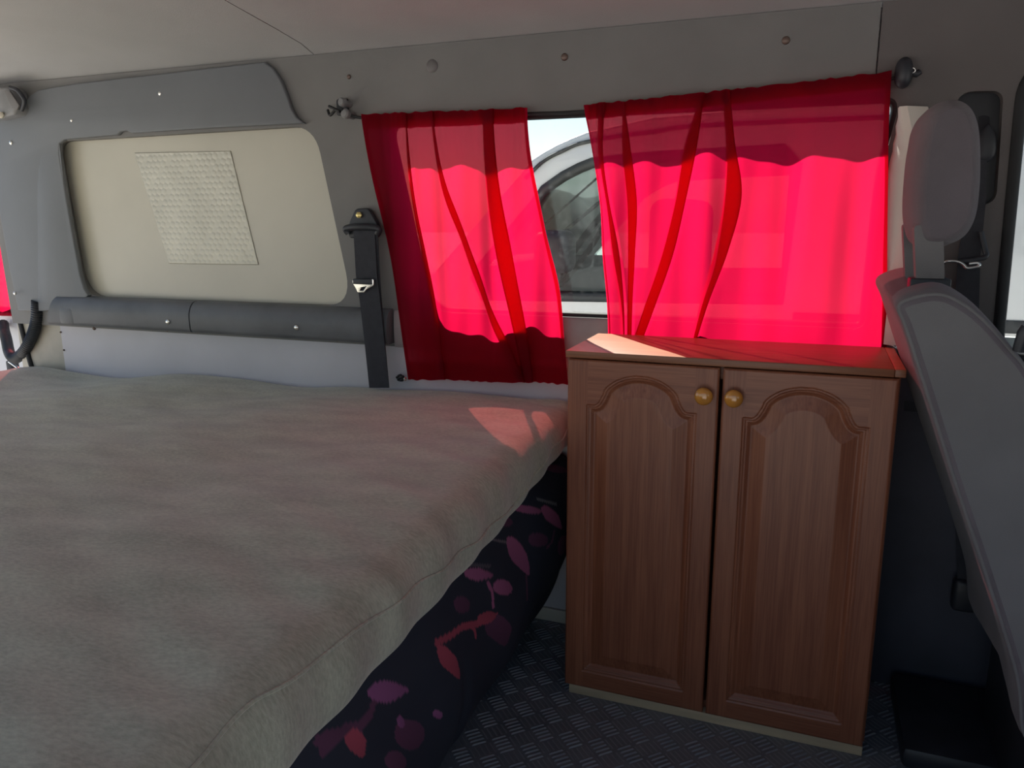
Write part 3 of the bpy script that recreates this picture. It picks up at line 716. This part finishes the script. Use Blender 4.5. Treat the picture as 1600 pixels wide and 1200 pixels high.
def door_mesh():
    step = .0016; nx = int(DWd/step); nz = int((DZ1-DZ0)/step)
    xs_ = np.linspace(0, DWd, nx+1); zs = np.linspace(0, DZ1-DZ0, nz+1)
    pl, pr, pb_, ps, arch = .039, DWd-.040, .040, .628, .064
    xc = (pl+pr)/2; hw = (pr-pl)/2
    def ztop(x):
        t = abs(x-xc)/hw
        if t < .66: return ps+arch*math.sqrt(1-(t/.76)**2)
        z66 = math.sqrt(1-(.66/.76)**2)
        if t < .84: return ps+arch*z66*(1-(t-.66)/.18)**1.8
        return ps
    con = [(pl, z) for z in np.linspace(pb_, ps, 120)]+[(x, ztop(x)) for x in np.linspace(pl, pr, 260)]+[(pr, z) for z in np.linspace(ps, pb_, 120)]+[(x, pb_) for x in np.linspace(pr, pl, 60)]
    con = np.array(con); X_, Z_ = np.meshgrid(xs_, zs); q = np.stack([X_.ravel(), Z_.ravel()], 1)
    d = np.empty(len(q))
    for s in range(0, len(q), 8000):
        dd = q[s:s+8000, None, :]-con[None]; d[s:s+8000] = np.sqrt((dd**2).sum(-1).min(1))
    zt = np.array([ztop(x) for x in xs_]); inside = (X_ > pl) & (X_ < pr) & (Z_ > pb_) & (Z_ < zt[None, :].repeat(len(zs), 0))
    d = np.where(inside.ravel(), d, -d)
    # profile of the moulded edge and the raised field (depth in metres from the door face)
    kx = [-1, -.0001, .0012, .0028, .0045, .0062, .0085, .0125, .0150, .0165, .040, .0425, .050, 1]
    ky = [0, 0, .0028, .0012, .0015, .0040, .0035, .0066, .0085, .0088, .0018, .0008, .0006, .0006]
    y = np.interp(d, kx, ky)
    eb = np.minimum.reduce([q[:, 0], DWd-q[:, 0], q[:, 1], (DZ1-DZ0)-q[:, 1]])
    y += np.clip(.004-eb, 0, .004)**2/.004*.8
    n = len(q); vs = [(q[i, 0], y[i], q[i, 1]) for i in range(n)]
    idx = np.arange(n).reshape(nz+1, nx+1); fs = np.stack([idx[:-1, :-1], idx[:-1, 1:], idx[1:, 1:], idx[1:, :-1]], -1).reshape(-1, 4)
    # back and edges
    b0 = n; back = [(0, .0195, 0), (DWd, .0195, 0), (DWd, .0195, DZ1-DZ0), (0, .0195, DZ1-DZ0)]
    vs += back; fs = [tuple(f) for f in fs.tolist()]
    fs += [(b0+3, b0+2, b0+1, b0), tuple([b0, b0+1]+list(reversed(idx[0].tolist()))), tuple([b0+2, b0+3]+idx[-1].tolist()), tuple([b0+3, b0]+idx[:, 0].tolist()), tuple([b0+1, b0+2]+list(reversed(idx[:, -1].tolist())))]
    me = mesh(vs, fs, 'door'); me.materials.append(M['oak_upright']); me.materials.append(M['oak_level'])
    cen = (q[idx[:-1, :-1].ravel()]+q[idx[1:, 1:].ravel()])/2
    rail = (d[idx[:-1, :-1].ravel()] < .0135) & (cen[:, 0] > pl+.003) & (cen[:, 0] < pr-.003) & ((cen[:, 1] > ps-.02) | (cen[:, 1] < pb_+.02))
    mi = np.zeros(len(me.polygons), int); mi[:len(rail)] = rail; me.polygons.foreach_set('material_index', mi)
    for p in me.polygons: p.use_smooth = True
    for p in me.polygons[len(rail):]: p.use_smooth = False
    bm = bmesh.new(); bm.from_mesh(me)
    for e in bm.edges:
        if len(e.link_faces) == 2 and e.calc_face_angle(0) > math.radians(60): e.smooth = False
    bm.to_mesh(me); bm.free(); return me
dm = door_mesh()
for x, kx_ in ((-.4455, -.177), (-.1455, -.123)):
    d = bpy.data.objects.new('door', dm); C.objects.link(d); d.parent = cb; d.matrix_parent_inverse = cb.matrix_world.inverted(); d.location = (x, CYF, DZ0)
    bpy.context.view_layer.update()
    q = Vector((kx_, CYF, .688))
    kn = put('knob', lathe_me([(-.001, .008), (.004, .0075), (.009, .009), (.012, .0145), (.016, .0168), (.020, .0160), (.0235, .012), (.0255, .006), (.026, .0006)], q, q+Vector((0, -1, 0)), 28), 'knob_wood', d)
    kn['label'] = 'round glossy amber wooden knob'

# ------------------------------------------------------------------ front seat
st = empty('car_seat', (.42, 1.43, 0)); tag(st, 'grey reclined front seat with tall headrest at the right edge', 'car seat')
def loft(name, secs, ma, parent, sm=50, cap_ma=None):
    """secs: list of (y, [(x,z)...]) closed profiles with equal counts"""
    rows = [[Vector((x, y, z)) for x, z in pr] for y, pr in secs]
    vs, fs = grid(rows, close_v=True); k = len(rows[0])
    top = max(range(k), key=lambda i: rows[0][i].z)
    for b0 in (0, (len(rows)-1)*k):
        for i in range(k//2):
            q = [b0+(top+i) % k, b0+(top+i+1) % k, b0+(top-i-1) % k, b0+(top-i) % k]
            f = tuple(dict.fromkeys(q))
            if len(f) >= 3: fs.append(f)
    me = mesh(vs, fs); bm = bmesh.new(); bm.from_mesh(me); bmesh.ops.recalc_face_normals(bm, faces=bm.faces); bm.to_mesh(me); bm.free(); smooth(me, sm)
    nside = (len(rows)-1)*k; capv = set(); ends = set(range(k)) | set(range((len(rows)-1)*k, len(rows)*k))
    for p in me.polygons[nside:]: p.use_smooth = False
    if cap_ma:
        me.materials.append(M[ma]); me.materials.append(M[cap_ma])
        for p in me.polygons[nside:]: p.material_index = 1
    return put(name, me, ma, parent)
def closed_spline(pts, n=8):
    k = len(pts); out = []
    for i in range(k):
        p0, p1, p2, p3 = [Vector((*pts[(i+j) % k], 0)) for j in (-1, 0, 1, 2)]
        for t in [q/n for q in range(n)]:
            v = .5*((2*p1)+(p2-p0)*t+(2*p0-5*p1+4*p2-p3)*t*t+(-p0+3*p1-3*p2+p3)*t**3); out.append((v.x, v.y))
    return out
def inset(poly, d):
    c = np.array(poly); n = len(c); out = []
    for i in range(n):
        t = c[(i+1) % n]-c[i-1]; t = t/(np.linalg.norm(t)+1e-9); nn = np.array([t[1], -t[0]])
        out.append(tuple(c[i]-nn*d))
    return out
YN, YFR = 1.20, 1.655
side = [XZ(*q, YN) for q in ((1406, 480), (1432, 467), (1470, 463), (1505, 478), (1540, 506), (1575, 545), (1610, 590))]
side += [(.345, .69), (.395, .52), (.425, .36), (.43, .27), (.38, .25), (.335, .27)]
side += [XZ(*q, YN) for q in ((1592, 1060), (1545, 905), (1500, 770), (1462, 650), (1432, 556), (1416, 508))]
sp = closed_spline(side, 6)
area = sum(sp[i-1][0]*sp[i][1]-sp[i][0]*sp[i-1][1] for i in range(len(sp)))
if area < 0: sp = sp[::-1]
def grow(poly, d, topk=0):
    out = inset(poly, -d if True else d); return [(x, z) for (x, z) in out]
def shaped(d, crown):
    out = []
    for (x, z), (gx, gz) in zip(sp, grow(sp, d)):
        fr = max(0, min(1, (gx-x)/.0001*.5+.5)) if d else 0
        out.append((gx, gz+crown*max(0, (z-.80)/.11)**1.0 if z > .80 else gz))
    return out
secs = []
for t, d, cr_ in ((0, -.007, 0), (.005, -.002, 0), (.016, .003, .004), (.05, .005, .006), (.12, .005, .010), (.25, .000, .004), (.5, -.008, -.004), (.75, .000, .004), (.88, .005, .010), (.95, .005, .006), (.984, .003, .004), (.995, -.002, 0), (1, -.007, 0)):
    secs.append((YN+(YFR-YN)*t, shaped(d, cr_)))
bkr = loft('backrest', secs, 'seat_fabric', st, 60, 'seat_panel')
spn = [Vector((x, YN+.006, z)) for x, z in shaped(.0005, .001)]
put('piping', tube_me(spn+[spn[0]], .0032, 8, False), 'seat_panel', bkr)
# headrest
hy0, hy1 = 1.325, 1.545
hprof = closed_spline([XZ(*q, hy0) for q in ((1452, 192), (1466, 170), (1490, 158), (1514, 166), (1527, 192), (1531, 235), (1530, 290), (1524, 335), (1510, 363), (1488, 376), (1462, 380), (1444, 372), (1436, 330), (1440, 260), (1446, 220))], 6)
a2 = sum(hprof[i-1][0]*hprof[i][1]-hprof[i][0]*hprof[i-1][1] for i in range(len(hprof)))
if a2 < 0: hprof = hprof[::-1]
secs = [(hy0+(hy1-hy0)*t, inset(hprof, -d)) for t, d in ((0, -.010), (.02, -.005), (.06, 0), (.15, .006), (.35, .010), (.65, .010), (.85, .006), (.94, 0), (.98, -.005), (1, -.010))]
hd = loft('headrest', secs, 'seat_fabric', st, 60)
for y0, y1, l, r_ in ((1.335, 1.365, 1428, 1474), (1.505, 1.535, 1428, 1474)):
    a = [XZ(l, 352, 1.335), XZ(r_, 352, 1.335), XZ(r_+2, 440, 1.335), XZ(l+4, 450, 1.335)]
    put('headrest_post', loft('t', [(y0, inset(rounded(a, .006, 3), 0)), (y1, rounded(a, .006, 3))], 'seat_panel', None).data, 'seat_panel', st); bpy.data.objects.remove(bpy.data.objects['t'])
q = P(1450, 432, y=1.35); put('post_sleeve', box_me((q.x-.026, 1.330, q.z-.020), (q.x+.030, 1.370, q.z-.002), .003), 'black_plastic', st)
# seat cushion and pedestal (mostly out of frame)
put('seat_cushion', box_me((.36, 1.20, .24), (.86, 1.655, .40), .05, 4), 'seat_fabric', st)
ped = put('pedestal', box_me((.37, 1.22, .0), (.82, 1.63, .245), .02, 3), 'black_plastic', st)
put('recliner_lever', tube_me([P(1592, 548, y=1.195), P(1600, 520, y=1.19), P(1606, 512, y=1.19)], .008, 10), 'black_plastic', st)
# wheel-arch step at the foot of the front seat
stp = box('floor_box', (.215, 1.45, 0), (.42, 1.72, .045), 'black_plastic', bev=.012); tag(stp, 'low black plastic step box on the floor behind the front seat', 'step')

# front seat belt on the pillar
fs_ = empty('seat_belt', P3(1545, 230, 1.73)); tag(fs_, 'dark front seat belt with bright tongue behind the headrest', 'seat belt')
strap('webbing', [(1528, 1545, 150, 1.775), (1530, 1548, 230, 1.74)], .05, 'belt_web', fs_)
strap('webbing', [(1518, 1542, 236, 1.722), (1510, 1540, 320, 1.718), (1497, 1532, 400, 1.715), (1492, 1530, 470, 1.712), (1488, 1526, 700, 1.705), (1496, 1530, 910, 1.700)], .05, 'belt_web', fs_)
q = P3(1541, 225, 1.725)
bm = bmesh.new(); bmesh.ops.create_uvsphere(bm, u_segments=18, v_segments=10, radius=1)
for v in bm.verts: v.co = Vector((v.co.x*.017*(1-.35*v.co.z), v.co.y*.008, v.co.z*.034))+q
me = bpy.data.meshes.new('m'); bm.to_mesh(me); bm.free(); smooth(me); put('belt_guide', me, 'black_plastic', fs_)
put('buckle_tongue', tube_me(spline([P3(1474, 411, 1.70), P3(1482, 408, 1.698), P3(1497, 409, 1.698), P3(1505, 413, 1.697), P3(1512, 419, 1.696), P3(1529, 416, 1.696), P3(1528, 411, 1.697), P3(1514, 412, 1.698)], 6), .0032, 8), 'chrome', fs_)
put('tongue_grip', tube_me(spline([P3(1500, 408, 1.70), P3(1522, 406, 1.702), P3(1540, 401, 1.705), P3(1539, 390, 1.708), P3(1533, 362, 1.71)], 6), .005, 8), 'black_plastic', fs_)
q = P3(1508, 930, 1.70)
put('belt_anchor', box_me((q.x-.024, q.y-.012, q.z-.035), (q.x+.024, q.y+.02, q.z+.035), .010, 3), 'black_plastic', fs_)
# press studs on the dark panel
for px, py, r in ((1434, 597, .0085), (1445, 637, .010)):
    q = P3(px, py, 1.733)
    t_ = put('press_stud', lathe_me([(-.003, r), (.002, r), (.003, r*.8), (.002, r*.65), (.002, r*.55), (.0035, r*.4), (.0036, .0005)], q, q+Vector((0, -1, 0)), 18), 'dull_metal', dp)
put('strap', box_me(P3(1412, 642, 1.732), P3(1458, 630, 1.7345)), 'belt_web', dp)

# ------------------------------------------------------------------ white van parked outside
vn = empty('parked_van', (.4, 3.6, -.6)); tag(vn, 'white van parked outside, seen through the gap between the curtains', 'van')
YV = 2.75
vo = [(-2.35, -.35), (-2.38, .20), (-2.25, .48), (-1.75, .66), (-1.40, .80)]
vo += [XZ(*q, YV) for q in ((815, 268), (830, 249), (850, 236), (870, 225), (892, 215), (915, 206))]
vo += [(-.55, 1.345), (-.1, 1.36), (.8, 1.352), (2.6, 1.33), (2.75, 1.2), (2.78, -.35)]
vw = [(-1.22, .80)]+[XZ(*q, YV) for q in ((835, 318), (850, 296), (880, 275), (905, 262), (925, 254))]+[(-.55, 1.215), (-.12, 1.225), (-.08, 1.18), (-.10, .74), (-1.19, .72)]
put('near_side', plate_me(vo, [vw], .05, lambda x, z: YV, .012), 'white_car', vn)
vg = [(x, z) for x, z in vw]
put('side_glass', plate_me(vg, [], .005, lambda x, z: YV+.022), 'car_glass', vn)
fr_ = [Vector((x, YV+.006, z)) for x, z in vw]; put('window_seal', tube_me(fr_+[fr_[0]], .020, 8, False), 'car_dark', vn)
put('roof_gutter', tube_me(spline([Vector((x, YV-.006, z)) for x, z in [XZ(*q, YV) for q in ((822, 279), (850, 252), (880, 236), (917, 222))]+[(-.55, 1.295), (-.1, 1.31), (2.6, 1.29)]], 6), .007, 8), 'car_dark', vn)
# pillars, belt line and cab parts
for a, b_, r in (((838, 362), (940, 272), .004), ((868, 372), (942, 312), .007)):
    put('quarter_bar', tube_me([P(*a, y=YV+.05), P(*b_, y=YV+.05)], r, 8), 'car_dark', vn)
me = plate_me(vo, [vw], .05, lambda x, z: YV+1.75, .0); put('far_side', me, 'white_car', vn)
rf = []
for x, z in vo[4:-1]: rf.append([Vector((x, YV+.02+1.75*t, z+.06*math.sin(math.pi*t)-.012)) for t in np.linspace(0, 1, 9)])
vs, fs = grid(rf); me = mesh(vs, fs); smooth(me, 50); ro = put('roof', me, 'white_car', vn); so_ = ro.modifiers.new('s', 'SOLIDIFY'); so_.thickness = .02
put('cab_floor', box_me((-1.3, YV+.06, .28), (2.6, YV+1.72, .34)), 'car_inside', vn)
put('bulkhead', box_me((.35, YV+.06, .3), (.40, YV+1.72, 1.33)), 'car_inside', vn)
put('dashboard', box_me((-1.5, YV+.08, .36), (-1.02, YV+1.7, .80), .05, 3), 'car_inside', vn)
q = P(910, 390, y=YV+.45)
ringp = [q+Vector((math.cos(a)*.10, math.sin(a)*.17, math.sin(a)*.02+math.cos(a)*.15)) for a in [2*math.pi*k/28 for k in range(29)]]
put('steering_wheel', tube_me(ringp, .014, 8, False), 'car_dark', vn)
put('cab_seat', box_me((-.60, YV+.2, .34), (-.42, YV+.75, 1.08), .05, 3), 'car_inside', vn)
put('door_mirror', box_me((-.93, YV-.16, .82), (-.80, YV-.02, .97), .035, 3), 'car_dark', vn)
put('side_moulding', box_me((-.06, YV-.012, .66), (2.6, YV+.005, .70), .005), 'car_dark', vn)
for x in (-1.55, 1.75):
    put('wheel', lathe_me([(0, .14), (.01, .20), (.0, .30), (.03, .33), (.20, .33), (.22, .30)], (x, YV+.0, -.27), (x, YV+1, -.27), 28), 'black_rubber', vn)
